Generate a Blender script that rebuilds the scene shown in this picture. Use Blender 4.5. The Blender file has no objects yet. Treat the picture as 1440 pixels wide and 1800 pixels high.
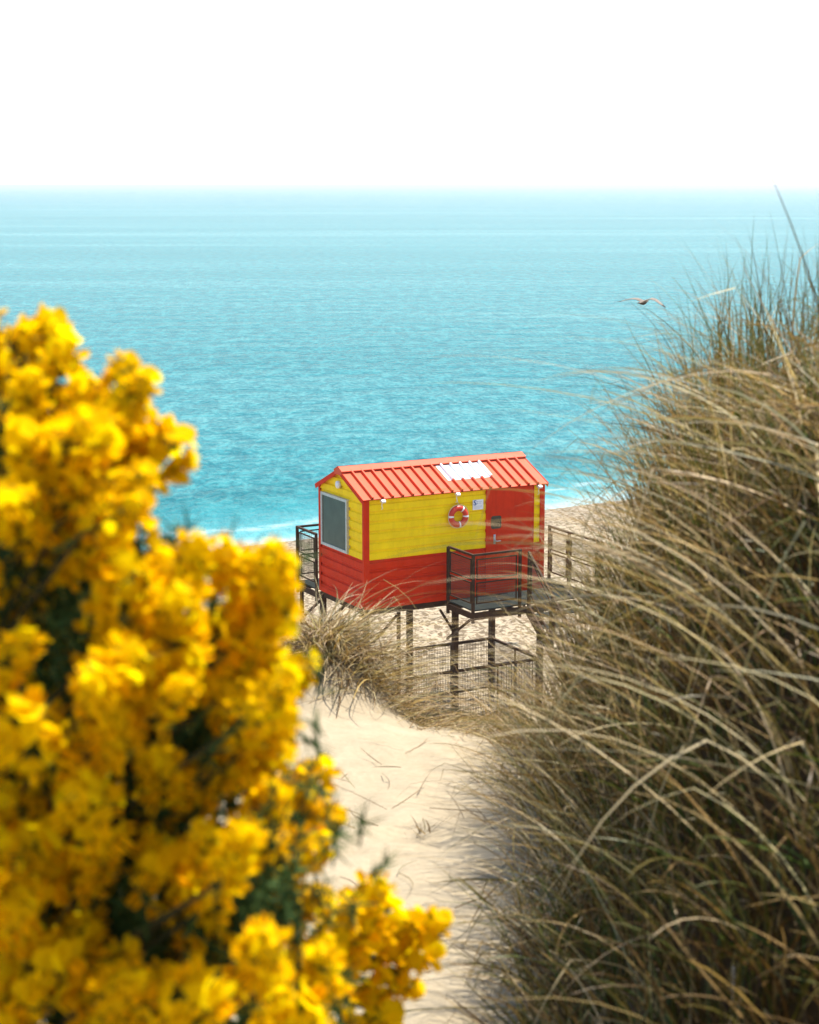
import bpy, bmesh, math, random
import numpy as np
from mathutils import Vector, Matrix, Quaternion
R = math.radians
rng = np.random.default_rng(7)
random.seed(7)
sc = bpy.context.scene
C = sc.collection
CAMZ = 13.0
FPX, PITCH = 3124.8, R(10.4087)          # focal length in photo pixels, downward pitch

# ------------------------------------------------------------------ helpers
def ray(px, py):
    a = (px-720)/FPX; b = (900-py)/FPX
    c, s = math.cos(PITCH), math.sin(PITCH)
    return np.array([a, c+b*s, -s+b*c])
def at(px, py, d):
    """world point seen at a photo pixel, d metres in front of the viewer"""
    r = ray(px, py); return np.array([0, 0, CAMZ]) + r*(d/r[1])

def tag(o, label=None, cat=None, group=None, kind=None):
    if label: o['label'] = label
    if cat: o['category'] = cat
    if group: o['group'] = group
    if kind: o['kind'] = kind
    return o

class MB:
    def __init__(self): self.v = []; self.f = []; self.m = []; self.n = 0
    def add(self, vs, fs, mi=0):
        vs = [tuple(map(float, p)) for p in vs]
        self.v += vs; self.f += [tuple(i+self.n for i in f) for f in fs]; self.m += [mi]*len(fs); self.n += len(vs)
    def box(self, a, b, mi=0):
        (x0,y0,z0),(x1,y1,z1) = a, b
        self.add([(x0,y0,z0),(x1,y0,z0),(x1,y1,z0),(x0,y1,z0),(x0,y0,z1),(x1,y0,z1),(x1,y1,z1),(x0,y1,z1)],
                 [(0,3,2,1),(4,5,6,7),(0,1,5,4),(1,2,6,5),(2,3,7,6),(3,0,4,7)], mi)
    def beam(self, p0, p1, w, h=None, mi=0, up=(0,0,1)):
        h = h or w
        p0 = Vector(p0); p1 = Vector(p1); d = (p1-p0).normalized(); u = Vector(up)
        if abs(d.dot(u)) > .99: u = Vector((0,1,0))
        x = d.cross(u).normalized(); y = x.cross(d).normalized()
        q = []
        for p in (p0, p1):
            for a, b in ((-1,-1),(1,-1),(1,1),(-1,1)): q.append(p + x*(a*w/2) + y*(b*h/2))
        self.add(q, [(0,1,2,3),(7,6,5,4),(0,4,5,1),(1,5,6,2),(2,6,7,3),(3,7,4,0)], mi)
    def tube(self, pts, rad, n=6, mi=0, cap=True):
        pts = [Vector(p) for p in pts]; k = len(pts)
        rad = rad if hasattr(rad, '__len__') else [rad]*k
        q = []; u = None
        for i, p in enumerate(pts):
            d = (pts[min(i+1,k-1)] - pts[max(i-1,0)]).normalized()
            if u is None: u = d.orthogonal().normalized()
            u = (u - d*u.dot(d)).normalized(); w = d.cross(u)
            for j in range(n):
                a = 2*math.pi*j/n; q.append(p + (u*math.cos(a)+w*math.sin(a))*rad[i])
        f = [(i*n+j, i*n+(j+1)%n, (i+1)*n+(j+1)%n, (i+1)*n+j) for i in range(k-1) for j in range(n)]
        if cap: f += [tuple(range(n-1,-1,-1)), tuple(range((k-1)*n, k*n))]
        self.add(q, f, mi)
    def mesh(self, name, mats, smooth=False, off=(0,0,0)):
        me = bpy.data.meshes.new(name)
        ox, oy, oz = off
        me.from_pydata([(a-ox,b-oy,c-oz) for a,b,c in self.v], [], self.f)
        for m in (mats if isinstance(mats, (list,tuple)) else [mats]): me.materials.append(m)
        me.polygons.foreach_set('material_index', self.m)
        if smooth: me.polygons.foreach_set('use_smooth', [True]*len(self.f))
        me.update(); return me
    def build(self, name, mats, parent=None, smooth=False, off=None):
        if off is None: off = parent['_off'] if parent is not None and '_off' in parent else (0,0,0)
        o = bpy.data.objects.new(name, self.mesh(name, mats, smooth, off)); C.objects.link(o)
        if parent is not None: o.parent = parent; o['_off'] = list(off)
        return o

def np_mesh(name, V, F, mats, smooth=True, col=None, midx=None):
    """V (n,3), F (m,4) quads"""
    me = bpy.data.meshes.new(name)
    V = np.asarray(V, np.float32); F = np.asarray(F, np.int32)
    me.vertices.add(len(V)); me.vertices.foreach_set('co', V.ravel())
    k = F.shape[1]
    me.loops.add(F.size); me.loops.foreach_set('vertex_index', F.ravel())
    me.polygons.add(len(F)); me.polygons.foreach_set('loop_start', np.arange(0, F.size, k, dtype=np.int32))
    me.polygons.foreach_set('loop_total', np.full(len(F), k, np.int32))
    if smooth: me.polygons.foreach_set('use_smooth', np.ones(len(F), bool))
    for m in (mats if isinstance(mats, (list,tuple)) else [mats]): me.materials.append(m)
    if midx is not None: me.polygons.foreach_set('material_index', np.asarray(midx, np.int32))
    if col is not None:
        ca = me.color_attributes.new('Col', 'FLOAT_COLOR', 'POINT')
        c4 = np.ones((len(V),4), np.float32); c4[:,:3] = col
        ca.data.foreach_set('color', c4.ravel())
    me.update(calc_edges=True); me.validate()
    return me
def link(name, me, parent=None):
    o = bpy.data.objects.new(name, me); C.objects.link(o)
    if parent is not None: o.parent = parent
    return o

# value noise -------------------------------------------------------
def vnoise(x, y, seed=0):
    xi = np.floor(x).astype(np.int64); yi = np.floor(y).astype(np.int64)
    xf = x-xi; yf = y-yi
    def h(a, b):
        n = (a*374761393 + b*668265263 + seed*1442695041) & 0xffffffff
        n = ((n ^ (n >> 13))*1274126177) & 0xffffffff
        return ((n ^ (n >> 16)) & 0xffff)/65535.
    u = xf*xf*(3-2*xf); v = yf*yf*(3-2*yf)
    return (h(xi,yi)*(1-u)+h(xi+1,yi)*u)*(1-v) + (h(xi,yi+1)*(1-u)+h(xi+1,yi+1)*u)*v - .5
def fbm(x, y, o=4, seed=0):
    s = 0; a = 1.
    for i in range(o): s = s + a*vnoise(x*2**i+17*i, y*2**i-9*i, seed+i); a *= .5
    return s
def sstep(t): t = np.clip(t, 0, 1); return t*t*(3-2*t)

# ------------------------------------------------------------------ materials
def nodes(name):
    m = bpy.data.materials.new(name); m.use_nodes = True
    nt = m.node_tree; return m, nt, nt.nodes['Principled BSDF'], nt.nodes['Material Output']
def N(nt, t, **kw):
    n = nt.nodes.new(t)
    for k, v in kw.items():
        if k in n.inputs: n.inputs[k].default_value = v
        else: setattr(n, k, v)
    return n
def L(nt, a, b): nt.links.new(a, b)
def ramp(nt, src, stops):
    r = nt.nodes.new('ShaderNodeValToRGB'); e = r.color_ramp.elements
    while len(e) < len(stops): e.new(.5)
    for el, (p, c) in zip(e, stops): el.position = p; el.color = (*c, 1) if len(c) == 3 else c
    L(nt, src, r.inputs[0]); return r

def paint(name, col, rough=.45, metal=0, var=.18, scale=6., bump=.0, dirt=None, spec=.5, streak=0):
    """painted / bare surface with slow colour variation, optional dirt colour in patches"""
    m, nt, b, _ = nodes(name)
    tc = N(nt, 'ShaderNodeTexCoord')
    n = N(nt, 'ShaderNodeTexNoise', Scale=scale, Detail=5., Roughness=.6); L(nt, tc.outputs['Object'], n.inputs['Vector'])
    c = np.array(col)
    lo, hi = c*(1-var), np.minimum(c*(1+var*.6), 1)
    r = ramp(nt, n.outputs['Fac'], [(.3, tuple(lo)), (.7, tuple(hi))])
    out = r.outputs['Color']
    if dirt is not None:
        n2 = N(nt, 'ShaderNodeTexNoise', Scale=scale*2.3, Detail=6., Roughness=.7); L(nt, tc.outputs['Object'], n2.inputs['Vector'])
        k = ramp(nt, n2.outputs['Fac'], [(dirt[1], (0,0,0)), (dirt[1]+.12, (1,1,1))])
        mx = N(nt, 'ShaderNodeMix', data_type='RGBA'); L(nt, k.outputs['Color'], mx.inputs['Factor'])
        L(nt, out, mx.inputs['A']); mx.inputs['B'].default_value = (*dirt[0], 1); out = mx.outputs['Result']
    if streak:      # rain streaks and chalky fading running down the cladding
        mp = N(nt, 'ShaderNodeMapping'); mp.inputs['Scale'].default_value = (11, 11, .9); L(nt, tc.outputs['Object'], mp.inputs['Vector'])
        n3 = N(nt, 'ShaderNodeTexNoise', Scale=1., Detail=5., Roughness=.65); L(nt, mp.outputs['Vector'], n3.inputs['Vector'])
        k3 = ramp(nt, n3.outputs['Fac'], [(.28,(1-streak,1-streak,1-streak*.8)), (.5,(1,1,1)), (.75,(1.04,1.05,1.06))])
        m3 = N(nt, 'ShaderNodeMix', data_type='RGBA', blend_type='MULTIPLY'); m3.inputs['Factor'].default_value = 1
        L(nt, out, m3.inputs['A']); L(nt, k3.outputs['Color'], m3.inputs['B']); out = m3.outputs['Result']
    L(nt, out, b.inputs['Base Color'])
    b.inputs['Roughness'].default_value = rough; b.inputs['Metallic'].default_value = metal
    b.inputs['Specular IOR Level'].default_value = spec
    if bump:
        bp = N(nt, 'ShaderNodeBump', Strength=bump, Distance=.01); L(nt, n.outputs['Fac'], bp.inputs['Height']); L(nt, bp.outputs['Normal'], b.inputs['Normal'])
    return m

YEL = paint('yellow_paint', (.95,.65,.0), .6, var=.10, scale=3, dirt=((.55,.36,.01), .70), spec=.15, streak=.07)
RED = paint('red_paint', (.62,.030,.002), .6, var=.12, scale=3, dirt=((.34,.035,.008), .70), spec=.12, streak=.14)
ROOF = paint('salmon_roof_paint', (.66,.076,.019), .5, var=.10, scale=2.5, dirt=((.5,.13,.07), .66), spec=.25)
SKY_P = paint('white_skylight_sheet', (.82,.82,.80), .35, var=.06)
GALV = paint('galvanised_steel', (.52,.54,.52), .45, .35, var=.25, scale=25)
DARKGLASS = paint('grey_window_screen', (.062,.078,.058), .3, var=.35, scale=2.0, spec=.3)
RUST = paint('rusty_brown_steel', (.055,.028,.014), .8, .0, var=.35, scale=9, bump=.2, dirt=((.12,.05,.02), .62), spec=.2)
GRATE = paint('dark_deck_grating', (.03,.036,.032), .9, var=.3, scale=10, spec=.1)
WIRE = paint('dark_wire', (.09,.07,.05), .6, var=.2)
BLACKG = paint('dark_door_glass', (.02,.025,.02), .15, var=.2)
WHITEP = paint('white_plastic', (.82,.81,.78), .4, var=.06)
RINGRED = paint('lifering_red', (.58,.03,.006), .4, var=.08)
ROPE = paint('pale_rope', (.70,.62,.48), .8, var=.2)
BLUE = paint('blue_ink', (.01,.10,.32), .5, var=.05)
GREYINK = paint('grey_ink', (.42,.45,.5), .5, var=.05)

def attr_leaf(name, trans=.35, rough=.5, spec=.35, tmul=(1.1,1.05,.6)):
    m, nt, b, out = nodes(name)
    a = N(nt, 'ShaderNodeAttribute', attribute_name='Col')
    L(nt, a.outputs['Color'], b.inputs['Base Color'])
    b.inputs['Roughness'].default_value = rough; b.inputs['Specular IOR Level'].default_value = spec
    t = N(nt, 'ShaderNodeBsdfTranslucent')
    mm = N(nt, 'ShaderNodeMix', data_type='RGBA', blend_type='MULTIPLY'); mm.inputs['Factor'].default_value = 1
    L(nt, a.outputs['Color'], mm.inputs['A']); mm.inputs['B'].default_value = (*tmul, 1)
    L(nt, mm.outputs['Result'], t.inputs['Color'])
    s = N(nt, 'ShaderNodeMixShader'); s.inputs['Fac'].default_value = trans
    L(nt, b.outputs['BSDF'], s.inputs[1]); L(nt, t.outputs['BSDF'], s.inputs[2]); L(nt, s.outputs['Shader'], out.inputs['Surface'])
    return m
GRASS = attr_leaf('marram_blade', .32, .42, .15)
PETAL = attr_leaf('gorse_petal', .58, .7, .03, (1.03,1.4,1.))
SPINE = paint('gorse_spine_green', (.035,.065,.012), .7, var=.4, scale=30, spec=.15)
WOOD = paint('gorse_wood', (.045,.04,.015), .9, var=.35, scale=40, spec=.1)
FEATHER = attr_leaf('gull_feather', .0, .7, .2)

# sand -----------------------------------------------------------------
def sand_mat():
    m, nt, b, _ = nodes('sand')
    g = N(nt, 'ShaderNodeNewGeometry')
    a = N(nt, 'ShaderNodeAttribute', attribute_name='Col')
    n1 = N(nt, 'ShaderNodeTexNoise', Scale=7., Detail=6., Roughness=.65); L(nt, g.outputs['Position'], n1.inputs['Vector'])
    n2 = N(nt, 'ShaderNodeTexNoise', Scale=60., Detail=4., Roughness=.7); L(nt, g.outputs['Position'], n2.inputs['Vector'])
    r1 = ramp(nt, n1.outputs['Fac'], [(.3,(.86,.84,.80)), (.7,(1.06,1.05,1.04))])
    r2 = ramp(nt, n2.outputs['Fac'], [(.3,(.88,.87,.85)), (.7,(1.06,1.06,1.06))])
    x = N(nt, 'ShaderNodeMix', data_type='RGBA', blend_type='MULTIPLY'); x.inputs['Factor'].default_value = 1
    y = N(nt, 'ShaderNodeMix', data_type='RGBA', blend_type='MULTIPLY'); y.inputs['Factor'].default_value = 1
    L(nt, a.outputs['Color'], x.inputs['A']); L(nt, r1.outputs['Color'], x.inputs['B'])
    L(nt, x.outputs['Result'], y.inputs['A']); L(nt, r2.outputs['Color'], y.inputs['B'])
    L(nt, y.outputs['Result'], b.inputs['Base Color'])
    # patchy dark speckles over the beach (not on the dune path)
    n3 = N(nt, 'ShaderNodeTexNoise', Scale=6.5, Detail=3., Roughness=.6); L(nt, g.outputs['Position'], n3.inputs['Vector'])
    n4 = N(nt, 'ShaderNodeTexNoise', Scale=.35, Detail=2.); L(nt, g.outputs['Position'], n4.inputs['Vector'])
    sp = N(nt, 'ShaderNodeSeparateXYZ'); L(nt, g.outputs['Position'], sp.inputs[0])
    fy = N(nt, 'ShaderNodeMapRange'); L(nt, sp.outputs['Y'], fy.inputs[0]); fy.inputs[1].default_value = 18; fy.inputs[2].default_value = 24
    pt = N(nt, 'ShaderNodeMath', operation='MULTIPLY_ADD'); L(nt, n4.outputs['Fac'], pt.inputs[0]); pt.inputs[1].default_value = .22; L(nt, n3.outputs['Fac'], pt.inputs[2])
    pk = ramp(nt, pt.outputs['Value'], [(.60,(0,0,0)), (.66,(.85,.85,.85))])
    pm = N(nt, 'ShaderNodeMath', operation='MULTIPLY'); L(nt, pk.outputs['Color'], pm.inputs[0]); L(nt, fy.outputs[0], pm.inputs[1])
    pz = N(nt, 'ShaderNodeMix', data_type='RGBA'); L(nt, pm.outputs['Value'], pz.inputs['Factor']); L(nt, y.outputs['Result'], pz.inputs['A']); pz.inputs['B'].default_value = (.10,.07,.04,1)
    L(nt, pz.outputs['Result'], b.inputs['Base Color'])
    b.inputs['Roughness'].default_value = .95; b.inputs['Specular IOR Level'].default_value = .1
    bp = N(nt, 'ShaderNodeBump', Strength=.5, Distance=.02); L(nt, n1.outputs['Fac'], bp.inputs['Height'])
    b2 = N(nt, 'ShaderNodeBump', Strength=.35, Distance=.004); L(nt, n2.outputs['Fac'], b2.inputs['Height']); L(nt, bp.outputs['Normal'], b2.inputs['Normal'])
    L(nt, b2.outputs['Normal'], b.inputs['Normal'])
    return m
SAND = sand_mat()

SHN = np.array([-.545, .839]); SHD = 56.8          # shoreline: n.p = SHD
def sea_mat():
    m, nt, b, _ = nodes('sea_water')
    g = N(nt, 'ShaderNodeNewGeometry')
    def noise(scale, sx, sy, detail=4., rough=.6, rot=0):
        mp = N(nt, 'ShaderNodeMapping'); mp.inputs['Scale'].default_value = (sx, sy, 1); mp.inputs['Rotation'].default_value = (0,0,rot)
        L(nt, g.outputs['Position'], mp.inputs['Vector'])
        n = N(nt, 'ShaderNodeTexNoise', Scale=scale, Detail=detail, Roughness=rough); L(nt, mp.outputs['Vector'], n.inputs['Vector']); return n
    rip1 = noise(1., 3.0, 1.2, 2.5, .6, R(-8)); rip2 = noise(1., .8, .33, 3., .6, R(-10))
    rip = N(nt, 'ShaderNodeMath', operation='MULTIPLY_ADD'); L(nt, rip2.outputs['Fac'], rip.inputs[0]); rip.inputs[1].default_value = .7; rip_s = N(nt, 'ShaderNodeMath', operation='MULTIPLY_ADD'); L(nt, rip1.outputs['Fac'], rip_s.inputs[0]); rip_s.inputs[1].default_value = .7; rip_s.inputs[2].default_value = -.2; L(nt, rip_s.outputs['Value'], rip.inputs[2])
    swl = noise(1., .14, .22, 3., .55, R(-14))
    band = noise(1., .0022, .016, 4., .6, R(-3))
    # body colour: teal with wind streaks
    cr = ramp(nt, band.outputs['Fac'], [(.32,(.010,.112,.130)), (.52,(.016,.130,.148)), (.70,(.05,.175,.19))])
    rr = ramp(nt, rip.outputs['Value'], [(.36,(.45,.68,.74)), (.5,(1.,1.,1.)), (.64,(2.2,1.5,1.4))])  # ripple contrast and pale glints painted into the water colour
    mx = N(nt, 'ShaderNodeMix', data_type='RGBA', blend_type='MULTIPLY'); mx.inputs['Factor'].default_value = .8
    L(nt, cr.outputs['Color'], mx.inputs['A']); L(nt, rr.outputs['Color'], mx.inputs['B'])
    # shore distance
    dp = N(nt, 'ShaderNodeVectorMath', operation='DOT_PRODUCT'); L(nt, g.outputs['Position'], dp.inputs[0]); dp.inputs[1].default_value = (SHN[0], SHN[1], 0)
    wob = noise(1., .10, .10, 4., .6)
    wm = N(nt, 'ShaderNodeMath', operation='MULTIPLY_ADD'); L(nt, wob.outputs['Fac'], wm.inputs[0]); wm.inputs[1].default_value = 6.; wm.inputs[2].default_value = -3.-SHD
    sd = N(nt, 'ShaderNodeMath', operation='ADD'); L(nt, dp.outputs['Value'], sd.inputs[0]); L(nt, wm.outputs['Value'], sd.inputs[1])
    nr = N(nt, 'ShaderNodeMath', operation='DIVIDE'); L(nt, sd.outputs['Value'], nr.inputs[0]); nr.inputs[1].default_value = 12.
    sh = ramp(nt, nr.outputs['Value'], [(0,(.26,.38,.37)), (.18,(.10,.28,.29)), (.6,(.03,.19,.205)), (1.,(0,0,0))])
    sk = ramp(nt, nr.outputs['Value'], [(0,(1,1,1)), (.25,(.75,.75,.75)), (1.,(0,0,0))])
    m2 = N(nt, 'ShaderNodeMix', data_type='RGBA'); L(nt, sk.outputs['Color'], m2.inputs['Factor']); L(nt, mx.outputs['Result'], m2.inputs['A']); L(nt, sh.outputs['Color'], m2.inputs['B'])
    # foam lines
    fo = ramp(nt, nr.outputs['Value'], [(.0,(.8,.8,.8)), (.06,(.9,.9,.9)), (.10,(0,0,0)), (.27,(0,0,0)), (.31,(.75,.75,.75)), (.36,(0,0,0))])
    fn = noise(1., 1.1, 1.1, 5., .7); fr = ramp(nt, fn.outputs['Fac'], [(.38,(0,0,0)), (.56,(1,1,1))])
    fm = N(nt, 'ShaderNodeMath', operation='MULTIPLY'); L(nt, fo.outputs['Color'], fm.inputs[0]); L(nt, fr.outputs['Color'], fm.inputs[1])
    m3 = N(nt, 'ShaderNodeMix', data_type='RGBA'); L(nt, fm.outputs['Value'], m3.inputs['Factor']); L(nt, m2.outputs['Result'], m3.inputs['A']); m3.inputs['B'].default_value = (.27,.37,.38,1)
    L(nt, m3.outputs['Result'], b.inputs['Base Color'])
    b.inputs['Roughness'].default_value = .18; b.inputs['IOR'].default_value = 1.024
    b1 = N(nt, 'ShaderNodeBump', Strength=.6, Distance=.5); L(nt, swl.outputs['Fac'], b1.inputs['Height'])
    b2 = N(nt, 'ShaderNodeBump', Strength=.8, Distance=.22); L(nt, rip.outputs['Value'], b2.inputs['Height']); L(nt, b1.outputs['Normal'], b2.inputs['Normal'])
    L(nt, b2.outputs['Normal'], b.inputs['Normal'])
    return m
SEA = sea_mat()

# ------------------------------------------------------------------ terrain
def mound(x, y):
    xe = .165 + .040*y
    return 1.17*sstep((x-xe)/.58)*sstep((y-1.4)/1.8)
def crest(x):
    return np.clip(6.75 - 1.35*x + .25*vnoise(x*1.7, x*0+3.3, 5), 5.0, 8.6)
DENTS = [(random.uniform(-.5,.35), random.uniform(3.2,6.6), random.uniform(.035,.065), random.uniform(.018,.04)) for _ in range(42)]
def G(x, y):
    x = np.asarray(x, float); y = np.asarray(y, float)
    path = -1.62 - .085*(y-3)
    path = np.where(y < 0, -1.62+.255, path)
    z = path + mound(x, y)
    z = z + .24*np.exp(-(((x+.34)/.24)**2 + ((y-6.95)/.40)**2))
    z = z + .05*fbm(x*1.1, y*1.1, 4, 3)*np.clip(1-(y-9)/4, 0, 1) + .034*fbm(x*4.5, y*3.6, 4, 11)*np.clip(1-(y-9)/3, 0, 1)
    for (dx,dy,rr,dd) in DENTS: z = z - dd*np.exp(-(((x-dx)/rr)**2+((y-dy)/(rr*1.5))**2)) + dd*.45*np.exp(-(((x-dx)/(rr*1.7))**2+((y-dy-rr)/(rr*2.2))**2))
    u = y - crest(x)
    z = z - .62*(np.sqrt(u*u+.16)+u)/2
    d = SHN[0]*x + SHN[1]*y
    beach = np.clip(1.26*(SHD-d)/(SHD-31.8), -3, 2.0) - CAMZ
    k = .6
    hgt = np.clip(.5+.5*(z-beach)/k, 0, 1)
    foot = np.clip((y-18)/6, 0, 1)*np.clip((SHD-d-1)/6, 0, 1)
    rough = foot*(.11*vnoise(x*2.6, y*2.6, 21) + .10*vnoise(x*4.6+3, y*4.6, 22) + .05*fbm(x*.5, y*.5, 2, 23))
    return CAMZ + beach*(1-hgt) + z*hgt + k*hgt*(1-hgt) + rough*(1-hgt)

def spaced(a, b, st): return list(np.arange(a, b, st))
xs = [-400,-200,-100,-60,-40,-28,-20] + spaced(-16,-10,.5) + spaced(-10,-1.6,.13) + spaced(-1.6,2,.04) + spaced(2,14,.13) + spaced(14,22,.6) + [24,30,40,60,100,200,400]
ys = [-60,-30,-15,-8,-4,-2,-1,0] + spaced(.5,9,.045) + spaced(9,24,.3) + spaced(24,50,.10) + spaced(50,76,.25) + [80,90,110,140]
xs = np.array(xs); ys = np.array(ys)
XX, YY = np.meshgrid(xs, ys)
ZZ = G(XX, YY)
nx, ny = len(xs), len(ys)
idx = np.arange(nx*ny).reshape(ny, nx)
F = np.stack([idx[:-1,:-1], idx[:-1,1:], idx[1:,1:], idx[1:,:-1]], -1).reshape(-1, 4)
# ground colour: pale sand, brown plant litter under the marram, wet sand at the waterline
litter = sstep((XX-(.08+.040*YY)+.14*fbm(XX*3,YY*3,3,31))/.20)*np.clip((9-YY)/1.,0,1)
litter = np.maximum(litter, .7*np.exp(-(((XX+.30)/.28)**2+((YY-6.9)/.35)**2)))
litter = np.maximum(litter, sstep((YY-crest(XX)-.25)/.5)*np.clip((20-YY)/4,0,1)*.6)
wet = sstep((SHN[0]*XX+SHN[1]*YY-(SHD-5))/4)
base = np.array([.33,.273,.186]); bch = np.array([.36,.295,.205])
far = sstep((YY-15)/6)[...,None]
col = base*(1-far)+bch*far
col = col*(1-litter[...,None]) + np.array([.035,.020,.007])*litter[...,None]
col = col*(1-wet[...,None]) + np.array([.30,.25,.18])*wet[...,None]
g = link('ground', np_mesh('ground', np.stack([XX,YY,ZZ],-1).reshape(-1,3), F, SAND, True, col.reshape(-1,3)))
tag(g, 'pale dune sand path running down to the trampled beach', kind='structure')

# sea: one sheet to the horizon
sx = np.array([-22000,-8000,-3000,-1200,-500,-200,-80,-30,0,30,80,200,500,1200,3000,8000,22000]); sy = np.array([40,60,80,110,150,220,350,600,1000,2000,4000,8000,16000,30000])
X2, Y2 = np.meshgrid(sx, sy); i2 = np.arange(X2.size).reshape(X2.shape)
F2 = np.stack([i2[:-1,:-1], i2[:-1,1:], i2[1:,1:], i2[1:,:-1]], -1).reshape(-1,4)
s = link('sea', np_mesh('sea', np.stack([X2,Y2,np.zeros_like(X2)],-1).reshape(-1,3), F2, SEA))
tag(s, 'calm turquoise sea reaching to the hazy horizon', kind='structure')

# haze: a closed box of air round everything
hb = MB(); hb.box((-23000,-90,-5), (23000,31000,16))
hm = bpy.data.materials.new('haze_air'); hm.use_nodes = True
nt = hm.node_tree; nt.nodes.clear()
ho = N(nt, 'ShaderNodeOutputMaterial'); hv = N(nt, 'ShaderNodeVolumePrincipled')
hv.inputs['Color'].default_value = (.74,.71,.705,1); hv.inputs['Density'].default_value = .00025; hv.inputs['Anisotropy'].default_value = .3
L(nt, hv.outputs['Volume'], ho.inputs['Volume'])
hz = hb.build('haze', hm); tag(hz, 'pale sea haze', kind='stuff')

# ------------------------------------------------------------------ hut space
YAW = .4955; HO = np.array([-.9464, 36.4237, CAMZ-8.7013]); LH, WH, HH, RH = 4.444, 2.171, 2.30, 2.771
GZ = -3.03     # beach level relative to the hut floor
AX = np.array([math.cos(YAW), math.sin(YAW), 0]); BX = np.array([-math.sin(YAW), math.cos(YAW), 0])
def hw(s_, t, h): return HO + AX*s_ + BX*t + np.array([0,0,h])
def hthing(name, off, label, cat, group=None):
    o = bpy.data.objects.new(name, None); C.objects.link(o); o.empty_display_size = .3
    o.location = hw(*off); o.rotation_euler = (0,0,YAW); o['_off'] = list(off)
    return tag(o, label, cat, group)

hut = hthing('lifeguard_hut', (0,0,GZ), 'red and yellow corrugated lifeguard hut with salmon ribbed roof on tall stilts', 'hut')

# corrugated walls: horizontal grooves every 0.21 m
def profile(z0, z1, pitch=.207, dep=.032, ph=.06):
    pts = [(z0, None)]
    k = math.floor((z0-ph)/pitch)
    zz = []
    while True:
        b = ph + k*pitch
        for dz, d in ((0,0),(.022,dep),(.062,dep),(.084,0)): zz.append((b+dz, d))
        k += 1
        if ph+k*pitch > z1+.3: break
    Z = np.array([a for a,_ in zz]); D = np.array([b for _,b in zz])
    out = [z0] + [z for z in Z if z0+1e-4 < z < z1-1e-4] + [z1]
    return [(z, float(np.interp(z, Z, D))) for z in out]
def corr(mb, z0, z1, span, fn, mi, step=1):
    """span(z)->(a,b); fn(a, depth, z)->point"""
    pr = profile(z0, z1); vs = []; 
    for z, d in pr:
        a, b = span(z); vs += [fn(a,d,z), fn(b,d,z)]
    mb.add(vs, [(2*i,2*i+1,2*i+3,2*i+2) for i in range(len(pr)-1)], mi)
YL = .955
m = MB()      # front wall
fr = lambda a,d,z: (a, d, z)
corr(m, .0, YL, lambda z:(.05,2.975), fr, 1); corr(m, YL, 2.27, lambda z:(.05,2.975), fr, 0)
corr(m, .0, YL, lambda z:(4.155,LH-.03), fr, 1); corr(m, YL, 2.27, lambda z:(4.155,LH-.03), fr, 0)
m.build('front_wall', [YEL, RED], hut)
m = MB()
bk = lambda a,d,z: (a, WH-d, z)
corr(m, .0, YL, lambda z:(LH-.05,.05), bk, 1); corr(m, YL, 2.27, lambda z:(LH-.05,.05), bk, 0)
m.build('rear_wall', [YEL, RED], hut)
def gab(z):
    if z <= HH-.03: return (WH-.03, .03)
    k = (z-(HH-.03))/(RH-HH); w = WH/2*(1-min(k,.97)); return (WH/2+w-.03*(1-k), WH/2-w+.03*(1-k))
for nm, x0, sg in (('window_gable_wall', 0, 1), ('blank_gable_wall', LH, -1)):
    m = MB(); fn = lambda a,d,z: (x0+sg*d, a if sg > 0 else WH-a, z)
    corr(m, 0, YL, gab, fn, 1); corr(m, YL, HH+.42, gab, fn, 0)
    m.build(nm, [YEL, RED], hut)
# corner posts: angle flashings 3 mm proud of the cladding
for s0, t0 in ((0,0),(LH,0),(0,WH),(LH,WH)):
    m = MB(); sx = 1 if s0 == 0 else -1; ty = 1 if t0 == 0 else -1
    a = .115
    m.box((min(s0-sx*.012,s0+sx*a),min(t0-ty*.012,t0-ty*.003),-.02),(max(s0-sx*.012,s0+sx*a),max(t0-ty*.012,t0-ty*.003),HH-.02))
    m.box((min(s0-sx*.012,s0-sx*.003),min(t0-ty*.003,t0+ty*.07),-.02),(max(s0-sx*.012,s0-sx*.003),max(t0-ty*.003,t0+ty*.07),HH-.02))
    m.build('corner_post', RED, hut)
# base skirt
m = MB()
m.box((-.006,-.016,-.09),(LH+.006,.02,.012)); m.box((-.006,WH-.02,-.09),(LH+.006,WH+.016,.012))
m.box((-.016,.021,-.09),(.02,WH-.021,.012)); m.box((LH-.02,.021,-.09),(LH+.016,WH-.021,.012))
m.build('base_skirt', RED, hut)
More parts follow.
